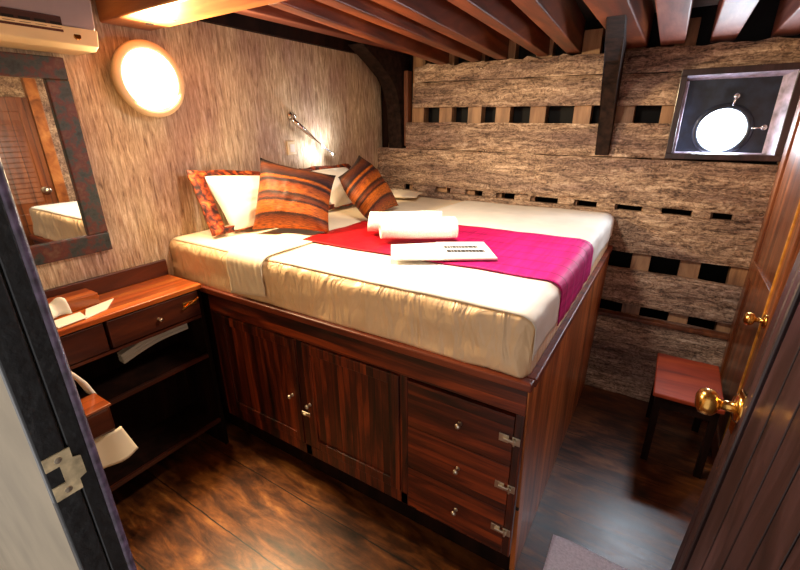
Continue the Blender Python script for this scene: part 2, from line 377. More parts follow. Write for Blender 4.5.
struct('wall_outer', bm, 'black')
# the planks: one structure, uneven faces, open seams between some rows
def plank(bm, x0, x1, z0, z1, sl=-.018, sd=0, rag=0, nx=None, thick=.035):
    nx = nx or max(4, int((x1-x0)/.03)); nz = max(4, int((z1-z0)/.025))
    random.seed(sd); tl = [(random.random()-.5)*.008 for _ in range(2)]
    fr = []
    for i in range(nx+1):
        col = []
        for j in range(nz+1):
            x = x0+(x1-x0)*i/nx; v = j/nz
            zz0 = z0+sl*(x-.5)+.006*noise.noise(V((x*5, sd, 0))); zz1 = z1+sl*(x-.5)+.006*noise.noise(V((x*5, sd, 7)))
            if rag: zz1 += rag*(noise.noise(V((x*9, sd, 3)))+.5*noise.noise(V((x*24, sd, 3))))
            z = zz0+(zz1-zz0)*v
            e = min(v, 1-v)*nz; rnd = .008 if e < .5 else 0
            e2 = min(i, nx-i); rnd += .006 if e2 < 1 else 0
            y = hy(z)-.012+rnd+tl[0]+.010*noise.noise(V((x*6, z*14, sd)))+.006*noise.noise(V((x*22, z*40, sd)))
            col.append((x, y, z))
        fr.append(col)
    vs = [[bm.verts.new(p) for p in c] for c in fr]
    bk = [[bm.verts.new((p[0], hy(p[2])+thick, p[2])) for p in c] for c in fr]
    for i in range(nx):
        for j in range(nz):
            bm.faces.new((vs[i][j], vs[i+1][j], vs[i+1][j+1], vs[i][j+1]))
        bm.faces.new((bk[i][0], bk[i+1][0], vs[i+1][0], vs[i][0])); bm.faces.new((vs[i][nz], vs[i+1][nz], bk[i+1][nz], bk[i][nz]))
    for j in range(nz):
        bm.faces.new((vs[0][j], vs[0][j+1], bk[0][j+1], bk[0][j])); bm.faces.new((vs[nx][j+1], vs[nx][j], bk[nx][j], bk[nx][j+1]))
bm = bmesh.new()
plank(bm, .36, 1.9, 2.105, 2.225, sd=1, rag=.022); plank(bm, 1.9, RX, 2.10, 2.235, sd=2, rag=.016)
plank(bm, .35, 1.86, 1.918, 2.10, sd=3); plank(bm, 1.87, 2.205, 1.915, 2.095, sd=4)
plank(bm, .29, 1.9, 1.598, 1.805, sd=5); plank(bm, 1.9, 2.21, 1.60, 1.81, sd=6)
plank(bm, 0, 1.4, 1.303, 1.594, sd=7); plank(bm, 1.402, RX, 1.30, 1.593, sd=8)
plank(bm, 0, 2.0, .965, 1.258, sd=9); plank(bm, 2.0, RX, .99, 1.262, sd=10)
plank(bm, 1.6, RX, .645, .875, sd=11); plank(bm, 1.9, RX, .27, .54, sd=12, sl=0); plank(bm, 1.9, RX, -.02, .268, sd=13, sl=0)
plank(bm, 0, 1.9, .0, .6, sd=14, nx=10)
plank(bm, 2.762, RX, 1.6, 2.1, sd=15)
# filled stretches of the narrow seam
seams = [(0, .29), (.38, .6), (.74, .87), (1.02, 1.13), (1.28, 1.4), (1.6, 1.71), (1.86, 1.975), (2.145, 2.25), (2.416, 2.51), (2.62, RX)]
for k, (a, b) in enumerate(seams): plank(bm, a, b, 1.256, 1.304, sd=20+k, nx=4, thick=.03)
struct('wall_back', bm, 'hull', smooth=False)
# ledge rail on the lowest seam
bm = bmesh.new(); box(bm, (2.0, hy(.53)-.035, .515), (RX, hy(.53)+.02, .54), .004); struct('trim_2', bm, 'post')
# corner post + right-hand door leading on
bm = bmesh.new(); box(bm, (2.765, -.2, 0), (2.82, -.02, 1.58), .006); struct('trim_3', bm, 'header')
d2 = thing('door_2', '', '', (2.77, -1.3, 0), kind='structure')
def wall_door(root, y0, y1, mat='door2', louvre=True):
    bm = bmesh.new(); box(bm, (2.755, y0, .02), (2.79, y1, 2.05), .004); obj('door_leaf', bm, mat, root)
    bm = bmesh.new(); w = .09
    for a, b, c, d in ((y0, y0+w, .02, 2.05), (y1-w, y1, .02, 2.05), (y0+w, y1-w, .02, .14), (y0+w, y1-w, 1.93, 2.05), (y0+w, y1-w, .95, 1.05)): box(bm, (2.743, a, c), (2.757, b, d), .003)
    obj('door_rail', bm, mat, root)
    if not louvre: return
    bm = bmesh.new()
    for k in range(16):
        z = 1.15+k*.045; hexa(bm, [(2.747, y0+.1, z), (2.755, y0+.1, z), (2.755, y1-.1, z), (2.747, y1-.1, z)], [(2.755, y0+.1, z+.035), (2.763, y0+.1, z+.035), (2.763, y1-.1, z+.035), (2.755, y1-.1, z+.035)])
    obj('louvre_slats', bm, mat, root)
wall_door(d2, -.98, -.21, louvre=False)
d3 = thing('door_3', '', '', (2.77, -2.1, 0), kind='structure')
wall_door(d3, -2.4, -1.58)
struct('trim_4', B(((2.74, -1.57, 0), (2.80, -1.48, 2.25)), bev=.004), 'header')
bm = bmesh.new(); box(bm, (2.736, -.892, .02), (2.748, -.876, 1.98), .003); obj('gold_edge_strip', bm, 'gold', d2)
def knob(parent, p, ax, s=1.0, mat='brass'):
    bm = bmesh.new()
    lathe(bm, p, ax, [(0, 0), (0, .034*s), (.004*s, .034*s), (.009*s, .028*s), (.012*s, .013*s), (.032*s, .011*s), (.04*s, .014*s), (.044*s, .024*s), (.052*s, .031*s), (.064*s, .032*s), (.076*s, .028*s), (.082*s, .018*s), (.084*s, 0)], 32)
    return obj('door_knob', bm, mat, parent, smooth=True)
knob(d2, (2.741, -.945, .94), (-1, 0, 0), .95)
knob(d3, (2.741, -1.65, 1.25), (-1, 0, 0), .95, 'steel')
# window: square box lining a round deadlight
wn = thing('window_1', '', '', (2.48, 0, 1.58), kind='structure')
def ringbox(x0, x1, z0, z1, w, y0, y1, bev=.003):
    return B(((x0, y0, z0), (x1, y1, z0+w)), ((x0, y0, z1-w), (x1, y1, z1)), ((x0, y0, z0+w), (x0+w, y1, z1-w)), ((x1-w, y0, z0+w), (x1, y1, z1-w)), bev=bev)
obj('window_frame', ringbox(2.205, 2.765, 1.572, 2.072, .034, -.065, .0), 'door', wn)
obj('window_reveal', B(((2.239, -.03, 1.606), (2.254, .12, 2.012)), ((2.254, -.0, 1.606), (2.686, .12, 1.611)), bev=.002), 'paintlilac', wn)
bm = bmesh.new()
hexa(bm, [(2.686, .034, 1.606), (2.733, -.058, 1.606), (2.733, .034, 1.606), (2.71, .034, 1.606)], [(2.686, .034, 2.038), (2.733, -.058, 2.038), (2.733, .034, 2.038), (2.71, .034, 2.038)])
hexa(bm, [(2.239, .034, 2.018), (2.733, .034, 2.018), (2.733, .034, 2.038), (2.239, .034, 2.038)], [(2.239, -.055, 2.038), (2.733, -.055, 2.038), (2.733, .034, 2.038), (2.239, .034, 2.038)])
obj('window_reveal', bm, 'paintlilac', wn)
bm = bmesh.new()
def holed(bm, x0, x1, z0, z1, y, cx, cz, r, t):
    n = 48; out = []; inn = []
    for k in range(n):
        a = 2*math.pi*k/n; dx, dz = math.cos(a), math.sin(a)
        s = min(((x1-cx) if dx > 0 else (x0-cx))/dx if abs(dx) > 1e-6 else 9, ((z1-cz) if dz > 0 else (z0-cz))/dz if abs(dz) > 1e-6 else 9)
        out.append((cx+dx*s, cz+dz*s)); inn.append((cx+dx*r, cz+dz*r))
    F = [[bm.verts.new((p[0], yy, p[1])) for p in L] for yy in (y, y+t) for L in (out, inn)]
    for k in range(n):
        k2 = (k+1) % n
        bm.faces.new((F[0][k], F[0][k2], F[1][k2], F[1][k])); bm.faces.new((F[2][k], F[2][k2], F[3][k2], F[3][k]))
        bm.faces.new((F[1][k], F[1][k2], F[3][k2], F[3][k])); bm.faces.new((F[0][k], F[0][k2], F[2][k2], F[2][k]))
WX, WZ, WR = 2.468, 1.738, .118
holed(bm, 2.236, 2.734, 1.604, 2.042, .035, WX, WZ, WR+.002, .02)
obj('window_panel', bm, 'paintblue', wn)
bm = bmesh.new(); lathe(bm, (WX, .035, WZ), (0, -1, 0), [(-.03, WR), (-.03, WR+.028), (.008, WR+.03), (.014, WR+.024), (.016, WR+.008), (.01, WR), (-.03, WR)], 48)
obj('porthole_ring', bm, 'paintblue', wn, smooth=True)
bm = bmesh.new(); lathe(bm, (WX, .05, WZ), (0, -1, 0), [(0, 0), (0, WR+.001), (.004, WR+.001), (.006, 0)], 48); obj('porthole_glass', bm, 'daylight', wn)
for ang, L_ in ((80, .05), (4, .055)):
    a = math.radians(ang); d = V((math.cos(a), 0, math.sin(a))); p = V((WX, .018, WZ))+d*(WR+.02)
    bm = bmesh.new(); tube(bm, [p, p+d*L_*.5, p+d*L_+V((.006, -.006, 0))], [.005, .006, .004], 10)
    q = p+d*L_; lathe(bm, q+V((0, .006, 0)), (0, -1, 0), [(0, 0), (0, .016), (.01, .016), (.014, .008), (.014, 0)], 16)
    obj('window_latch', bm, 'chrome', wn, smooth=True)
bm = bmesh.new()
for k in range(9):
    z = 1.66+k*.035; lathe(bm, (2.25, .03, z), (0, -1, 0), [(0, 0), (0, .004), (.006, .003), (.007, 0)], 8)
obj('hinge_beads', bm, 'chrome', wn)
# ---------------------------------------------------------------- beams
def beam(x0, y0, x1, y1, w, z0, z1, mat, label, grp='deck beams under the ceiling'):
    bm = bmesh.new(); h = w/2
    hexa(bm, [(x0-h, y0, z0), (x0+h, y0, z0), (x1+h, y1, z0), (x1-h, y1, z0)], [(x0-h, y0, z1), (x0+h, y0, z1), (x1+h, y1, z1), (x1-h, y1, z1)], .006)
    return tag(obj('ceiling_beam', bm, mat, origin=((x0+x1)/2, (y0+y1)/2, z0)), label, 'beam', grp)
ZB = 2.22
beam(.26, -1.93, .30, .10, .10, 2.33, 2.42, 'beam_b', 'shallow dull brown ceiling beam nearest the lining wall')
beam(.86, -1.93, .60, .10, .07, ZB, 2.42, 'beam', 'red-brown ceiling beam second from the lining wall')
beam(1.06, -1.93, .87, .10, .07, ZB, 2.42, 'beam', 'red-brown ceiling beam third from the lining wall, over the pillows')
beam(1.30, -2.6, 1.07, .10, .075, ZB, 2.42, 'beam', 'red-brown ceiling beam fourth from the lining wall, over the towels')
beam(1.52, -2.6, 1.36, .10, .07, ZB, 2.42, 'beam', 'red-brown ceiling beam fifth from the lining wall')
beam(1.75, -2.6, 1.56, .10, .085, ZB, 2.42, 'beam', 'red-brown ceiling beam just left of the massive one')
beam(1.94, -2.6, 1.92, .10, .15, ZB, 2.42, 'beam', 'massive reddish ceiling beam carried by the dark curved post')
beam(2.18, -2.6, 2.125, .10, .125, ZB, 2.42, 'beam_b', 'paler reddish ceiling beam just right of the massive one')
beam(2.37, -2.6, 2.372, .10, .12, ZB, 2.42, 'beam_b', 'pale ceiling beam above the left part of the porthole box')
beam(2.63, -2.6, 2.65, .10, .12, ZB, 2.42, 'beam_b', 'pale ceiling beam nearest the right wall, above the porthole box')
bm = bmesh.new(); box(bm, (0, -2.155, ZB), (1.22, -1.93, 2.42), .008)
hb = tag(obj('header_beam', bm, 'header', origin=(.6, -2.04, ZB)), 'wide varnished crossbeam over the round wall lamp', 'beam')
bm = bmesh.new()
for x, y in ((.16, -2.02), (.3, -2.0)): lathe(bm, (x, y, ZB+.001), (0, 0, -1), [(0, 0), (0, .018), (.003, .016), (.003, 0)], 12)
obj('bolt_head', bm, 'black', hb)
# knees
def knee(x0, x1, poly, mat, label, bev=.006, sk=0):
    bm = bmesh.new(); prism(bm, [(x0+sk*max(0, -y-.2), y, z) for y, z in poly], (x1-x0, 0, 0), bev)
    return tag(obj('hanging_knee', bm, mat, origin=((x0+x1)/2, -.05, 1.6)), label, 'bracket')
knee(.12, .25, [(-.56, 2.33), (-.36, 2.235), (-.2, 2.15), (-.11, 2.06), (-.065, 1.95), (-.05, 1.8), (-.045, 1.6), (.1, 1.6), (.1, 2.33)], 'knee', 'black curved timber bracket in the corner of lining wall and planks')
kn = knee(1.80, 1.885, [(-.97, 2.22), (-.66, 2.18), (-.38, 2.11), (-.22, 2.0), (-.14, 1.87), (-.10, 1.74), (-.075, 1.585), (-.03, 1.585), (-.03, 2.0), (-.03, 2.22)], 'knee', 'dark curved timber post reaching from massive beam down the planks', sk=.12)
struct('trim_5', B(((.02, .0, 1.6), (.09, .09, 2.33)), bev=.004), 'dark')
bm = bmesh.new(); box(bm, (.262, -.02, 1.62), (.30, .05, 2.2), .004); struct('trim_6', bm, 'post')
bm = bmesh.new(); hexa(bm, [(0, -1.93, 2.31), (.035, -1.93, 2.31), (.035, .02, 2.31), (0, .02, 2.31)], [(0, -1.93, 2.42), (.06, -1.93, 2.42), (.06, .02, 2.42), (0, .02, 2.42)]); struct('trim_7', bm, 'dark')
# ---------------------------------------------------------------- bed cabinet
BW = -2.07
bed = thing('platform_bed', 'tall dark red-brown wooden platform bed with doors and drawers below the mattress', 'bed', (1.0, -1.1, 0))
bm = bmesh.new()
box(bm, (.02, BW+.02, .2), (1.98, -.12, .96)); box(bm, (.02, BW+.09, 0), (1.98, -.34, .2))
obj('cabinet_body', bm, 'dark', bed)
bm = bmesh.new(); hexa(bm, [(1.978, -1.97, 0), (2.0, -1.97, 0), (2.0, -.36, 0), (1.978, -.36, 0)], [(1.978, BW, .985), (2.0, BW, .985), (2.0, -.125, .985), (1.978, -.125, .985)], .003)
obj('foot_panel', bm, 'cab_foot', bed)
bm = bmesh.new(); box(bm, (.3, BW, .865), (1.995, BW+.022, .968), .003); obj('top_rail', bm, 'cab_h', bed)
bm = bmesh.new()
box(bm, (0, BW-.012, .968), (2.008, BW+.03, 1.0), .006); box(bm, (1.975, BW+.03, .968), (2.012, -.13, 1.0), .005)
obj('rim_moulding', bm, 'rim', bed)
bm = bmesh.new()
for x0, x1 in ((.3, .345), (.925, .965), (1.5, 1.535), (1.965, 1.995)): box(bm, (x0, BW, .2), (x1, BW+.022, .865), .002)
box(bm, (.345, BW, .2), (1.965, BW+.022, .265), .003)
obj('face_frame', bm, 'cab_v', bed)
def cdoor(x0, x1):
    z0, z1 = .27, .86
    d = obj('cabinet_door', B(((x0, BW+.003, z0), (x1, BW+.02, z1)), bev=.002), 'cab_v', bed)
    bm = bmesh.new(); w = .05
    box(bm, (x0, BW-.003, z0), (x0+w, BW+.004, z1), .002); box(bm, (x1-w, BW-.006, z0), (x1, BW+.004, z1), .003)
    box(bm, (x0+w, BW-.006, z0), (x1-w, BW+.004, z0+w), .003); box(bm, (x0+w, BW-.006, z1-w), (x1-w, BW+.004, z1), .003)
    obj('door_frame', bm, 'cab_v', d)
    return d
def sknob(parent, p, ax=(0, -1, 0), s=1.0):
    bm = bmesh.new(); lathe(bm, p, ax, [(0, 0), (0, .009*s), (.003*s, .009*s), (.005*s, .005*s), (.014*s, .005*s), (.018*s, .010*s), (.024*s, .011*s), (.029*s, .007*s), (.03*s, 0)], 18)
    o = obj('knob', bm, 'steel', parent, smooth=True); o['label'] = 'small pale metal knob'; return o
d1 = cdoor(.348, .922); sknob(d1, (.875, BW-.006, .545))
dd = cdoor(.968, 1.497); sknob(dd, (.99, BW-.006, .53))
bm = bmesh.new(); box(bm, (.93, BW-.012, .455), (.985, BW-.005, .475), .003); box(bm, (.945, BW-.02, .46), (.965, BW-.01, .47), .003); obj('door_bolt', bm, 'steel', dd)
for zc in (.745, .53, .315):
    dr = obj('drawer', B(((1.537, BW-.001, zc-.106), (1.963, BW+.018, zc+.106)), bev=.0015), 'cab_h', bed)
    sknob(dr, (1.765, BW-.002, zc+.0))
    bm = bmesh.new(); z = zc+.01
    box(bm, (1.915, BW-.006, z-.016), (1.95, BW-.002, z+.016), .001); box(bm, (1.962, BW-.005, z-.016), (1.99, BW-.001, z+.016), .001)
    box(bm, (1.93, BW-.014, z-.006), (1.978, BW-.006, z+.006), .002); box(bm, (1.968, BW-.016, z-.014), (1.974, BW-.006, z+.014), .001)
    obj('latch', bm, 'steel', dr)
# mattress
def rounded_slab(x0, x1, y0, y1, z0, z1, r, nu=60, nv=60, wr=.004, sd=0, round_far=True):
    """closed cushion-like slab with rounded upper edge and soft wrinkles"""
    bm = bmesh.new(); bmesh.ops.create_cube(bm, size=1)
    for v in bm.verts: v.co = V((x0+(v.co.x+.5)*(x1-x0), y0+(v.co.y+.5)*(y1-y0), z0+(v.co.z+.5)*(z1-z0)))
    top = [e for e in bm.edges if all(v.co.z > z1-1e-5 for v in e.verts)]; up = [e for e in bm.edges if abs(e.verts[0].co.z-e.verts[1].co.z) > .01]
    bmesh.ops.bevel(bm, geom=top+up, offset=r, segments=6, profile=.5, affect='EDGES')
    return bm
mb = rounded_slab(-.05, 1.985, BW+.012, -.14, 1.0, 1.218, .05)
# (the hull is at y = -0.08 here)
def wrinkle(bm, cuts=3, f=None):
    bmesh.ops.subdivide_edges(bm, edges=[e for e in bm.edges if e.calc_length() > .12], cuts=22, use_grid_fill=True)
    for v in bm.verts: v.co = f(v.co)
def mw(c):
    c = c.copy()
    n = noise.noise(V((c.x*4, c.y*4, c.z*3)))
    if c.y < BW+.03 and c.z < 1.2: c.y += (.008+.016*max(0, c.x-1.1))*noise.noise(V((c.x*15+c.z*10, 0, c.z*4)))+.003*noise.noise(V((c.x*40+c.z*20, 1, c.z*6)))
    if c.z > 1.19: c.z += .004*n
    c.x = max(.002, min(c.x, 1.985)); return c
wrinkle(mb, f=mw)
mt = tag(obj('mattress', mb, 'satin', origin=(1, -1.1, 1.0), smooth=True), 'thick mattress in cream fitted sheet on the wooden platform', 'mattress')
# white top cover: lies on the mattress, falls over the foot edge, leaves the near side open
def zt(x, y): return 1.2225+.004*noise.noise(V((x*4, y*4, 1.218*3)))
def drape_path(f_s, e0=1.985, top=1.2225, r=.05):
    """x,z along the foot edge: s<0 on top, arc then down"""
    if f_s <= 0: return e0-r+f_s, top
    L_ = r*math.pi/2
    if f_s < L_:
        a = f_s/r; return e0-r+math.sin(a)*(r+.004), top-r+math.cos(a)*r
    return e0+.004, top-r-(f_s-L_)
bm = bmesh.new()
X0 = .86
def cov(u, v):
    w_ = .11+v*(1.78)                                       # run across, starting on the near rounded edge
    ny = BW+.012; dzn = 0
    t_ = v*1.95-.03
    if t_ < 0: a = -t_/.05; y = ny+.05-math.sin(a)*.053; dzn = .05*(1-math.cos(a))
    else: y = ny+.05+t_*(-.17-(ny+.05))/1.905
    start = X0+.05*v+.02*noise.noise(V((v*5, 2, 0)))
    s = (start-(1.985-.05))+u*((1.985-.05-start)+.05*math.pi/2+.10-.01*noise.noise(V((v*9, 1, 0))))
    x, z = drape_path(s, top=1.2225)
    if x > 1.97: x += .004+.005*noise.noise(V((y*12, z*4, 0)))
    elif s < 0: z = zt(x, y)+.0005+.003*abs(noise.noise(V((x*6, y*3+x*3, 4))))
    z -= dzn
    return (x, y, z)
grid(bm, 90, 160, cov); o = obj('bed_cover', bm, 'linen_b', origin=(1.4, -1.1, 1.22), smooth=True); solid(o, .002)
tag(o, 'smooth white cover spread over the mattress and foot edge', 'bed cover')
# pillow-end sheet with a flap down the near side
bm = bmesh.new()
def flap(u, v):
    x = .505+u*.265
    L_ = .12+v*.0; s = -.35+v*(.35+.05*math.pi/2+.165-.03*u)
    a, z = drape_path(s, e0=0, top=1.227)       # a plays "outwards"
    y = (BW+.012)-a
    if s > 0: y -= .006+.009*abs(noise.noise(V((x*26+z*8, 0, z*5))))
    else: z += .004*abs(noise.noise(V((x*8, y*6, 0))))
    x += .02*(u-.5)*(-v)+.01*noise.noise(V((z*9, u*3, 0)))
    return (x, y, z)
grid(bm, 30, 40, flap); o = obj('folded_sheet', bm, 'linen', origin=(.7, BW, 1.1), smooth=True); solid(o, .004, 1)
tag(o, 'crumpled white sheet flap hanging down the near side of mattress', 'sheet')
bm = bmesh.new()
def head(u, v):
    x = .012+u*.9; ny = BW+.012; dz = 0; t_ = v*1.95-.03
    if t_ < 0: a = -t_/.05; y = ny+.05-math.sin(a)*.052; dz = .05*(1-math.cos(a))
    else: y = ny+.05+t_*(-.17-(ny+.05))/1.915
    return (x, y, zt(x, y)-.002-dz)
grid(bm, 30, 120, head); o = obj('under_sheet', bm, 'linen', origin=(.4, -1.1, 1.22), smooth=True); solid(o, .001, 1)
tag(o, 'white sheet on the head end of mattress under the pillows', 'sheet')
# runner
bm = bmesh.new()
def run(u, v):
    s0 = .70-(1.985-.05); s1 = .05*math.pi/2+.13
    s = s0+u*(s1-s0); x, z = drape_path(s, top=1.232)
    yn = -1.74+.03*min(1, max(0, (x-.9)/1.1)); yf = -1.20+.18*min(1, max(0, (x-.75)/.5))+.0*x
    y = yn+v*(yf-yn)
    if s > 0: x += .010+.006*noise.noise(V((y*14, z*3, 5)))
    else: z = zt(x, y)+.0105+.005*abs(noise.noise(V((x*5, y*9, 9))))
    return (x, y, z)
grid(bm, 80, 36, run); o = obj('bed_runner', bm, 'silk', origin=(.7, -1.4, 1.22), smooth=True); solid(o, .003)
tag(o, 'magenta and red silk runner laid along the middle of bed', 'bed runner')
# ---------------------------------------------------------------- pillows
def pillow(bm, c4, t, nu=28, nv=28, pinch=.06, edge=0.0, both=True):
    """c4: bottom-left, bottom-right, top-right, top-left of the visible face"""
    bl, br, tr, tl = [V(c) for c in c4]; nrm = ((br-bl).cross(tl-bl)).normalized()
    for sgn in (1, -1):
        def f(u, v):
            a, b = u*2-1, v*2-1
            pu = .5+.5*a*(1-pinch*(1-b*b)); pv = .5+.5*b*(1-pinch*(1-a*a))
            P = bl*(1-pu)*(1-pv)+br*pu*(1-pv)+tr*pu*pv+tl*(1-pu)*pv
            h = t*.5*(max(0, 1-abs(a)**2.6)**.62)*(max(0, 1-abs(b)**2.6)**.62)
            h *= 1+.10*noise.noise(V((a*2.2, b*2.2, t*50+sgn)))
            h += .004*noise.noise(V((a*7, b*7, 3)))*(1-abs(a))*(1-abs(b))*4
            return P+nrm*h*sgn
        grid(bm, nu, nv, f, uvf=True)
    bmesh.ops.remove_doubles(bm, verts=bm.verts, dist=.0008)
def lerp4(c4, u, v):
    bl, br, tr, tl = [V(c) for c in c4]; return bl*(1-u)*(1-v)+br*u*(1-v)+tr*u*v+tl*(1-u)*v
def bordered(c4, label, t=.19, wu=.1, wv=.17, z=0):
    root = thing('bed_pillow', label, 'pillow', V(c4[0]), 'bordered pillows against the lining wall')
    inner = [lerp4(c4, a, b) for a, b in ((wu*1.6, .0), (1-wu*.8, .0), (1-wu*.8, 1-wv*.8), (wu*.8, 1-wv*.8))]
    bm = bmesh.new(); pillow(bm, inner, t, pinch=.05); obj('pillow_body', bm, 'linen_b', root, smooth=True)
    bm = bmesh.new(); bl, br, tr, tl = [V(c) for c in c4]; nrm = ((br-bl).cross(tl-bl)).normalized()
    n = 24
    def edge(s):                                           # loop around
        s = s % 4; k = int(s); f = s-k
        return ((f, 0), (1, f), (1-f, 1), (0, 1-f))[k]
    rings = []
    for q, (iu, iv) in enumerate(((0, 0), (wu*.5, wv*.5), (wu*1.05, wv*1.05))):
        rg = []
        for k in range(4*n):
            u, v = edge(k/n); uu = iu+u*(1-2*iu); vv = iv+v*(1-2*iv)
            P = lerp4(c4, uu, vv)+nrm*(.012*noise.noise(V((u*6, v*6, 1)))*(1-q*.3)+.004+(.012 if q == 2 else 0))
            # slack, slightly scalloped hem
            if q == 0: P += (P-lerp4(c4, .5, .5)).normalized()*(.012*noise.noise(V((u*5, v*5, 8))))
            rg.append(bm.verts.new(P))
        rings.append(rg)
    for A_, B_ in zip(rings, rings[1:]):
        for k in range(4*n): bm.faces.new((A_[k], A_[(k+1)%(4*n)], B_[(k+1)%(4*n)], B_[k]))
    o = obj('pillow_border', bm, 'ikat', root, smooth=True); o['label'] = 'orange and brown patterned cloth border'; solid(o, .008, 0)
    return root
bordered([(.245, -1.95, 1.237), (.31, -1.2, 1.237), (.07, -1.15, 1.49), (.07, -1.92, 1.57)], 'white pillow with orange patterned border, nearest the writing desk', wv=.085)
bordered([(.29, -1.12, 1.237), (.29, -.52, 1.237), (.07, -.56, 1.5), (.07, -1.1, 1.51)], 'white pillow with orange patterned border, behind the two striped cushions', wu=.11, wv=.085)
def cushion(c4, label, t=.23):
    bm = bmesh.new(); pillow(bm, c4, t, pinch=.09)
    return tag(obj('throw_cushion', bm, 'stripe', origin=V(c4[0]), smooth=True), label, 'cushion', 'striped orange and brown throw cushions')
cushion([(.33, -1.755, 1.245), (.76, -1.60, 1.245), (.61, -1.34, 1.515), (.20, -1.53, 1.615)], 'striped orange and brown cushion facing the door, in front of pillows')
cushion([(.80, -1.27, 1.25), (.655, -.73, 1.25), (.345, -.77, 1.59), (.445, -1.13, 1.475)], 'striped orange and brown cushion tilted back beside the rolled towels', .2)
bm = bmesh.new(); pillow(bm, [(.16, -.5, 1.258), (.62, -.42, 1.258), (.55, -.18, 1.262), (.12, -.22, 1.262)], .05); tag(obj('spare_pillow', bm, 'linen', origin=(.35, -.3, 1.22), smooth=True), 'flat grey-white pillow lying in the far corner by the planks', 'pillow')
# towels
def roll(p0, p1, r, label, sd):
    p0, p1 = V(p0), V(p1); ax = (p1-p0); L_ = ax.length; ax.normalize(); side = ax.cross(V((0, 0, 1))).normalized()
    bm = bmesh.new(); n = 84; turns = 2.6; m = 14
    def f(u, v):
        th = v*turns*2*math.pi; rr = r*(.30+.70*v)
        sq = 1-.10*abs(math.sin(th))
        rr *= 1+.10*noise.noise(V((u*3, v*8, sd)))
        a = u*L_+(.008*math.sin(th+sd) if u in (0, 1) else 0)
        return p0+ax*a+side*math.cos(th-.5)*rr*1.08+V((0, 0, 1))*math.sin(th-.5)*rr*sq
    grid(bm, m, n, f)
    o = obj('rolled_towel', bm, 'towel', origin=(p0+p1)/2-V((0, 0, r)), smooth=True); solid(o, .011, 0)
    return tag(o, label, 'towel', 'rolled white towels on the runner')
roll((1.085, -1.585, 1.302), (1.40, -1.385, 1.302), .058, 'rolled white towel in front, touching the open booklet', 1)
roll((.945, -1.485, 1.302), (1.265, -1.275, 1.302), .056, 'rolled white towel behind, farther from the booklet', 5)
# booklet
bk = thing('open_booklet', 'open white booklet with a few lines of text lying on bed beside towels', 'booklet', (1.43, -1.6, 1.243))
def quad_plate(pts, z, t):
    bm = bmesh.new(); prism(bm, [(x, y, z) for x, y in pts], (0, 0, t)); return bm
P_ = {'a': (1.185, -1.64), 'b': (1.314, -1.837), 'c': (1.502, -1.723), 'd': (1.702, -1.603), 'e': (1.55, -1.378), 'f': (1.353, -1.497)}
obj('page', quad_plate([P_['a'], P_['b'], P_['c'], P_['f']], 1.2425, .006), 'paper', bk)
rp = obj('page', quad_plate([P_['f'], P_['c'], P_['d'], P_['e']], 1.2425, .0085), 'paper', bk)
F_, C_, D_, E_ = [V((*P_[k], 1.2518)) for k in 'fcde']
for v0, v1, u0, u1 in ((.30, .40, .12, .78), (.54, .66, .14, .86)):
    random.seed(int(v0*100)); u = u0; bm = bmesh.new()
    while u < u1:
        w = .03+random.random()*.05
        q = [(u, v0), (min(u+w, u1), v0), (min(u+w, u1), v1), (u, v1)]
        prism(bm, [F_*(1-a)*(1-b)+E_*a*(1-b)+D_*a*b+C_*(1-a)*b for a, b in q], (0, 0, .0015)); u += w+.012
    obj('printed_line', bm, 'ink', rp)
# ---------------------------------------------------------------- desk
DX, DY0, DY1 = .30, -3.09, -2.10
desk = thing('writing_desk', 'narrow orange-brown wooden desk with open shelves between mirror wall and bed', 'desk', (.15, -2.6, 0))
obj('desk_top', B(((.0, DY0, 1.005), (DX+.012, DY1, 1.03)), bev=.004), 'desk_top', desk)
obj('back_board', B(((.0, DY0, 1.03), (.022, DY1, 1.115)), bev=.003), 'desk', desk)
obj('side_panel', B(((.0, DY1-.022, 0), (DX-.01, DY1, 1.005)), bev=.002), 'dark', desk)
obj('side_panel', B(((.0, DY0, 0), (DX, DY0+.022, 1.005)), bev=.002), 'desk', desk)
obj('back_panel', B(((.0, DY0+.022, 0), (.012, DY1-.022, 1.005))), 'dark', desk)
for z, h in ((.60, .022), (.17, .022)): obj('shelf', B(((.012, DY0+.022, z), (DX-.03, DY1-.022, z+h)), bev=.002), 'dark', desk)  # dark colour of shelves and back paints the deep shadow in the desk
for z in (.60, .17): obj('shelf_edge', B(((DX-.03, DY0+.022, z), (DX-.012, DY1-.022, z+.022)), bev=.002), 'desk', desk)
obj('drawer_divider', B(((.012, DY0+.022, .845), (DX-.005, DY1-.022, .86))), 'desk', desk)
for a, b, ky in ((-2.555, -2.125, -2.34), (-3.06, -2.57, -2.82)):
    dr = obj('drawer', B(((.03, a, .868), (DX+.004, b, .998)), bev=.003), 'desk', desk)
    sknob(dr, (DX+.004, ky, .925), (1, 0, 0), .9)
bm = bmesh.new(); box(bm, (DX+.004, -2.215, .935), (DX+.012, -2.14, .96), .002); tube(bm, [(DX+.014, -2.225, .93), (DX+.02, -2.18, .95), (DX+.014, -2.13, .965)], .005, 8); obj('drawer_latch', bm, 'brass', desk)
# arched bundle of pale magazines on the shelf
bm = bmesh.new()
for k in range(3):
    z0 = .66+k*.014
    def f(u, v, z0=z0, k=k):
        y = -2.48+u*.345; return (.12+v*(.045-k*.002), y, .712+k*.017+.045*math.sin(min(1, u*1.4)*math.pi/2))
    vs = grid(bm, 14, 2, f)
for v in bm.verts: pass
o = obj('magazine_stack', bm, 'paper', origin=(.1, -2.35, .69), smooth=False); solid(o, .016, 0)
tag(o, 'bowed bundle of pale magazines on the upper desk shelf', 'magazines')
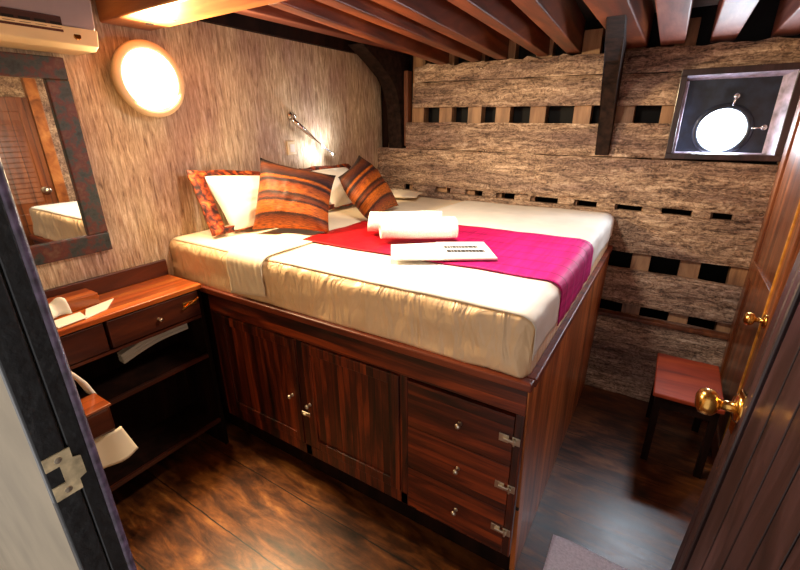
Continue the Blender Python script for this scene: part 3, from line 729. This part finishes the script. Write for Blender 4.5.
# box and papers on the desk
tb = thing('wooden_tissue_box', 'small orange-brown wooden box on the desk with white tissue beside', 'box', (.09, -2.62, 1.03))
obj('box_body', B(((.03, -2.75, 1.03), (.15, -2.50, 1.085)), bev=.004), 'desk_top', tb)
bm = bmesh.new()
def tis(u, v): return (.13+.06*u+.012*math.sin(v*7), -2.74+v*.11, 1.088-.045*u*u+.035*math.sin(u*3.1)*abs(math.sin(v*5+.4)))
grid(bm, 10, 12, tis); o = obj('tissue', bm, 'paper', tb, smooth=True); o['label'] = 'white crumpled tissue'; solid(o, .0015)
for nm, pts, z, lb in (('leaflet', [(.17, -2.57), (.285, -2.62), (.25, -2.52), (.14, -2.44)], 1.031, 'pale leaflet lying flat at the desk edge, nearer the bed'),
                       ('leaflet', [(.2, -2.71), (.295, -2.72), (.28, -2.61), (.19, -2.60)], 1.0345, 'pale leaflet at the desk edge, nearer the door jamb')):
    tag(obj(nm, quad_plate(pts, z, .003), 'paper', origin=(pts[0][0], pts[0][1], z)), lb, 'leaflet', 'leaflets on the desk')
# small chair drawn up to the desk with white cloth over it
ch = thing('wooden_chair', 'small orange wooden chair by the desk, mostly hidden behind the door jamb', 'chair', (.44, -2.9, 0))
CZ = .745
obj('back_rail', B(((.40, -3.04, CZ-.115), (.53, -2.705, CZ)), bev=.012), 'desk', ch)
obj('back_rail_cap', B(((.395, -3.04, CZ), (.535, -2.70, CZ+.012)), bev=.004), 'desk_top', ch)
obj('seat', B(((.36, -3.06, .40), (.55, -2.80, .43)), bev=.006), 'desk', ch)
for x in (.38, .53):
    for y in (-3.04, -2.82): obj('leg', B(((x-.015, y-.015, 0), (x+.015, y+.015, .40)), bev=.003), 'desk', ch)
for x in (.42, .51): obj('back_post', B(((x-.012, -3.02, .43), (x+.012, -2.99, CZ-.11)), bev=.003), 'desk', ch)
bm = bmesh.new()
def hang(u, v):
    y = -2.90+u*(.215+.035*v); return (.515+.012*math.sin(u*9+v)+.02*v, y, CZ-.118-.135*v+.02*(1-u)*v-.015*v*math.sin(u*3.1))
grid(bm, 20, 12, hang); o = obj('hand_towel', bm, 'linen', origin=(.52, -2.8, CZ-.25), smooth=True); solid(o, .008); tag(o, 'pale towel hanging under the chair rail beside the jamb', 'towel')
bm = bmesh.new()
pts = [V((.36, -2.95, CZ+.20)), V((.36, -2.86, CZ+.205)), V((.36, -2.80, CZ+.185)), V((.36, -2.75, CZ+.13)), V((.36, -2.715, CZ+.06)), V((.36, -2.695, CZ-.01))]
def cl(u, v):
    k = u*(len(pts)-1); i = min(int(k), len(pts)-2); p = pts[i].lerp(pts[i+1], k-i)
    return p+V((-.03+.06*v, -.015*math.sin(v*3.1), .015*math.sin(v*3.1)))
grid(bm, 24, 8, cl); o = obj('white_cloth', bm, 'linen_b', origin=(.385, -2.8, CZ), smooth=True); solid(o, .012, 0); tag(o, 'white cloth draped over the chair back behind the jamb', 'cloth')
# ---------------------------------------------------------------- wall things
ac = thing('air_conditioner', 'mauve-grey air conditioner high on the lining wall above the mirror', 'air conditioner', (0, -2.7, 2.06))
bm = bmesh.new(); prism(bm, [(0, -2.262, 2.07), (.165, -2.262, 2.07), (.205, -2.262, 2.125), (.215, -2.25, 2.40), (0, -2.25, 2.40)], (0, -.80, 0), .006); obj('housing', bm, 'plastic', ac)
bm = bmesh.new(); prism(bm, [(0, -2.26, 2.045), (.16, -2.26, 2.045), (.195, -2.26, 2.06), (.211, -2.26, 2.118), (.165, -2.26, 2.08), (0, -2.26, 2.08)], (0, -.804, 0), .004); obj('lower_trim', bm, 'cream', ac)
bm = bmesh.new(); hexa(bm, [(.19, -3.05, 2.10), (.2065, -3.05, 2.095), (.2065, -2.38, 2.095), (.19, -2.38, 2.10)], [(.2, -3.05, 2.15), (.2095, -3.05, 2.145), (.2095, -2.38, 2.145), (.2, -2.38, 2.15)]); vg = obj('vent', bm, 'desk', ac)
bm = bmesh.new()
for k in range(14):
    y = -3.03+k*.047; hexa(bm, [(.195, y, 2.108), (.2085, y, 2.108), (.2085, y+.034, 2.108), (.195, y+.034, 2.108)], [(.2, y, 2.128), (.2105, y, 2.126), (.2105, y+.034, 2.126), (.2, y+.034, 2.128)])
obj('vent_louvres', bm, 'black', vg)
bm = bmesh.new(); lathe(bm, (.2, -2.335, 2.088), (1, 0, .3), [(0, 0), (0, .014), (.006, .012), (.006, 0)], 16); obj('indicator', bm, 'brass', ac)
mr = thing('wall_mirror', 'rectangular mirror in distressed dark frame on the lining wall above desk', 'mirror', (0, -2.65, 1.235))
MY0, MY1, MZ0, MZ1, MWd = -3.02, -2.345, 1.235, 2.06, .085
bm = bmesh.new()
for a, b in (((0, MY0, MZ0), (.035, MY1, MZ0+MWd)), ((0, MY0, MZ1-MWd), (.035, MY1, MZ1)), ((0, MY0, MZ0+MWd), (.035, MY0+MWd, MZ1-MWd)), ((0, MY1-MWd, MZ0+MWd), (.035, MY1, MZ1-MWd))): box(bm, a, b, .005)
obj('mirror_frame', bm, 'mframe', mr)
bm = bmesh.new(); box(bm, (.004, MY0+MWd-.01, MZ0+MWd-.01), (.02, MY1-MWd+.01, MZ1-MWd+.01)); obj('mirror_glass', bm, 'mirror', mr)
LY, LZ, LR = -2.012, 2.0, .168
wl = thing('round_wall_lamp', 'round glowing wall lamp in a cream ring beneath the crossbeam', 'lamp', (0, LY, LZ-LR))
bm = bmesh.new(); lathe(bm, (0, LY, LZ), (1, 0, 0), [(0, 0), (0, LR-.02), (.045, LR-.012), (.055, LR), (.07, LR), (.078, LR-.008), (.08, LR-.024), (.076, LR-.034), (.06, LR-.036), (.06, 0)], 56); obj('lamp_ring', bm, 'cream', wl, smooth=True)
bm = bmesh.new(); lathe(bm, (0, LY, LZ), (1, 0, 0), [(.062, 0), (.062, LR-.037), (.074, LR-.037), (.082, LR-.055), (.088, LR-.09), (.09, 0)], 56); obj('lamp_diffuser', bm, 'lamp', wl, smooth=True)
rl = thing('reading_lamp', 'slim chrome reading lamp with long arm above the pillows', 'lamp', (0, -1.08, 1.78))
bm = bmesh.new(); lathe(bm, (0, -1.06, 1.85), (1, 0, 0), [(-.0, 0), (0, .03), (.012, .028), (.02, .012), (.045, .01), (.045, 0)], 24); obj('lamp_base', bm, 'chrome', rl, smooth=True)
bm = bmesh.new(); tube(bm, [(.03, -1.06, 1.85), (.06, -1.10, 1.85), (.085, -1.12, 1.82), (.10, -1.06, 1.77), (.11, -.93, 1.68), (.12, -.80, 1.60)], [.006, .009, .016, .018, .007, .006], 12); obj('lamp_arm', bm, 'chrome', rl, smooth=True)
bm = bmesh.new(); lathe(bm, (.12, -.81, 1.605), (.05, .55, -.6), [(0, 0), (0, .008), (.015, .012), (.03, .02), (.032, .018), (.02, .01), (.02, 0)], 20); obj('lamp_head', bm, 'chrome', rl, smooth=True)
bm = bmesh.new(); box(bm, (0, -1.125, 1.60), (.012, -1.045, 1.69), .003); sw = tag(obj('light_switch', bm, 'cream', origin=(0, -1.08, 1.6)), 'small cream light switch below the reading lamp', 'light switch')
obj('switch_rocker', B(((.010, -1.105, 1.62), (.017, -1.065, 1.67)), bev=.002), 'linen_b', sw)
for o_ in bpy.data.objects:
    if o_.parent == ac: o_.data.transform(Matrix.Translation((0, -.012, .032)))
ac.location.z = 2.077
for o_ in bpy.data.objects:
    if o_.parent == ac: o_.data.transform(Matrix.Translation((0, 0, -.017)))
    if o_.parent is not None and o_.parent.parent == ac: o_.data.transform(Matrix.Translation((0, -.012, .015)))
# ---------------------------------------------------------------- stool and mat
st = thing('low_stool', 'low reddish wooden stool standing against the plank wall', 'stool', (2.54, -.73, 0))
obj('seat', B(((2.39, -.97, .425), (2.70, -.48, .45)), bev=.006), 'stool', st)
obj('apron', B(((2.405, -.955, .36), (2.685, -.94, .425)), ((2.405, -.515, .36), (2.685, -.50, .425)), ((2.405, -.94, .36), (2.42, -.515, .425)), ((2.67, -.94, .36), (2.685, -.515, .425))), 'dark', st)
for x in (2.42, 2.67):
    for y in (-.94, -.515): obj('leg', B(((x-.017, y-.017, 0), (x+.017, y+.017, .36)), bev=.003), 'dark', st)
bm = bmesh.new()
def mat_f(u, v): x = 2.10+u*.52; y = -2.35+v*.64; return (x-.03*v*0+.012*(1-v), y+.006*math.sin(u*9), .012+.003*noise.noise(V((x*9, y*9, 0))))
grid(bm, 24, 28, mat_f); o = obj('bath_mat', bm, 'mat', origin=(2.36, -2.0, .0), smooth=True); solid(o, .012); tag(o, 'pale pinkish-white cotton mat on the floor beside the door', 'mat')
# ---------------------------------------------------------------- open entrance door at the right
def lean(z): return .045*(z-1.17)
dr1 = thing('door_1', '', '', (2.56, -3.05, 0), kind='structure')
H0 = V((2.62, -3.07, 0)); E0 = V((2.515, -2.04, 0))
dirv = (E0-H0).normalized(); nv = V((-dirv.y, dirv.x, 0))
if nv.x > 0: nv = -nv
def dleaf(s0, s1, n0, n1, z0, z1, bev=.003):
    bm = bmesh.new(); L_ = (E0-H0).length
    def P(s, n, z): return H0+dirv*s+nv*n+V((lean(z), 0, z))
    b4 = [P(s0, n0, z0), P(s1, n0, z0), P(s1, n1, z0), P(s0, n1, z0)]; t4 = [P(s0, n0, z1), P(s1, n0, z1), P(s1, n1, z1), P(s0, n1, z1)]
    hexa(bm, b4, t4, bev); return bm
LL = (E0-H0).length
obj('door_leaf', dleaf(0.02, LL-.005, -.04, -.013, .02, 2.1), 'dark', dr1)
k = 0; s = .10
while s < LL-.09:
    e = min(s+.085, LL-.088); obj('door_plank', dleaf(s, e-.006, -.016, -.004, .06, 2.06, .0015), 'door', dr1); s += .085
obj('door_stile', dleaf(LL-.083, LL-.05, -.045, .004, .02, 2.1, .006), 'door', dr1)
obj('door_stile', dleaf(LL-.046, LL, -.045, 0, .02, 2.1, .010), 'door', dr1)
obj('door_stile', dleaf(0.0, .095, -.045, .0, .02, 2.1, .006), 'door', dr1)
kp = H0+dirv*(LL-.03)+V((lean(1.105), 0, 1.105))
knob(dr1, kp, nv, 1.1)
bm = bmesh.new(); pk = kp+V((0, 0, -.0)); c0 = pk+dirv*.012
hexa(bm, [c0+nv*.0015+V((0, 0, -.07))-dirv*.04, c0+nv*.0015+V((0, 0, -.07)), c0+nv*.005+V((0, 0, -.07)), c0+nv*.005+V((0, 0, -.07))-dirv*.04], [c0+nv*.0015+V((0, 0, .05))-dirv*.04, c0+nv*.0015+V((0, 0, .05)), c0+nv*.005+V((0, 0, .05)), c0+nv*.005+V((0, 0, .05))-dirv*.04])
obj('lock_plate', bm, 'brass', dr1)
# ---------------------------------------------------------------- light
def light(name, kind, loc, energy, col, rot=None, **k):
    d = bpy.data.lights.new(name, kind); d.energy = energy; d.color = col
    for a, v in k.items(): setattr(d, a, v)
    o = bpy.data.objects.new(name, d); C.objects.link(o); o.location = loc
    if rot: o.rotation_euler = V(rot).to_track_quat('-Z', 'Y').to_euler()
    return o
WARM = (1, .72, .4)
light('wall_lamp_light', 'AREA', (.1, LY, LZ), 46, WARM, (1, .05, -.25), shape='DISK', size=.28)
light('ceiling_lamp_light', 'AREA', (1.46, -1.7, 2.19), 14, (1, .86, .72), (0, .1, -1), shape='DISK', size=.22)
light('floor_pool_spot', 'SPOT', (.94, -2.5, 2.38), 230, (1, .76, .42), (-.035, 0, -1), spot_size=.46, spot_blend=1, shadow_soft_size=.04)  # added spot without a known fixture, makes the warm pool on the floor
light('porthole_daylight', 'AREA', (WX, .022, WZ), 9, (.78, .88, 1), (-.25, -1, -.3), shape='DISK', size=.22)
light('reading_lamp_light', 'SPOT', (.16, -.82, 1.6), 4.5, (.9, .93, 1), (-.6, -.05, .25), spot_size=2.6, spot_blend=1, shadow_soft_size=.02)
w = bpy.data.worlds.new('World'); bpy.context.scene.world = w; w.use_nodes = True
bg = w.node_tree.nodes['Background']; bg.inputs[0].default_value = (.95, .9, .88, 1); bg.inputs[1].default_value = .5
# ---------------------------------------------------------------- camera
cd = bpy.data.cameras.new('Camera'); cam = bpy.data.objects.new('Camera', cd); C.objects.link(cam)
yaw, pitch, roll_ = .5651315, .3617494, -.0105789
f = V((-math.sin(yaw)*math.cos(pitch), math.cos(yaw)*math.cos(pitch), -math.sin(pitch))); r = V((math.cos(yaw), math.sin(yaw), 0)); u = r.cross(f)
r2 = r*math.cos(roll_)+u*math.sin(roll_); u2 = -r*math.sin(roll_)+u*math.cos(roll_)
cam.matrix_world = Matrix(((r2.x, u2.x, -f.x, 2.26513), (r2.y, u2.y, -f.y, -3.26718), (r2.z, u2.z, -f.z, 1.77985), (0, 0, 0, 1)))
cd.sensor_width = 36; cd.lens = 420/800*36; cd.clip_start = .005; cd.clip_end = 100
S = bpy.context.scene; S.camera = cam
S.view_settings.view_transform = 'Standard'; S.view_settings.look = 'None'; S.view_settings.gamma = 1; S.view_settings.use_curve_mapping = False
S.view_settings.exposure = .84
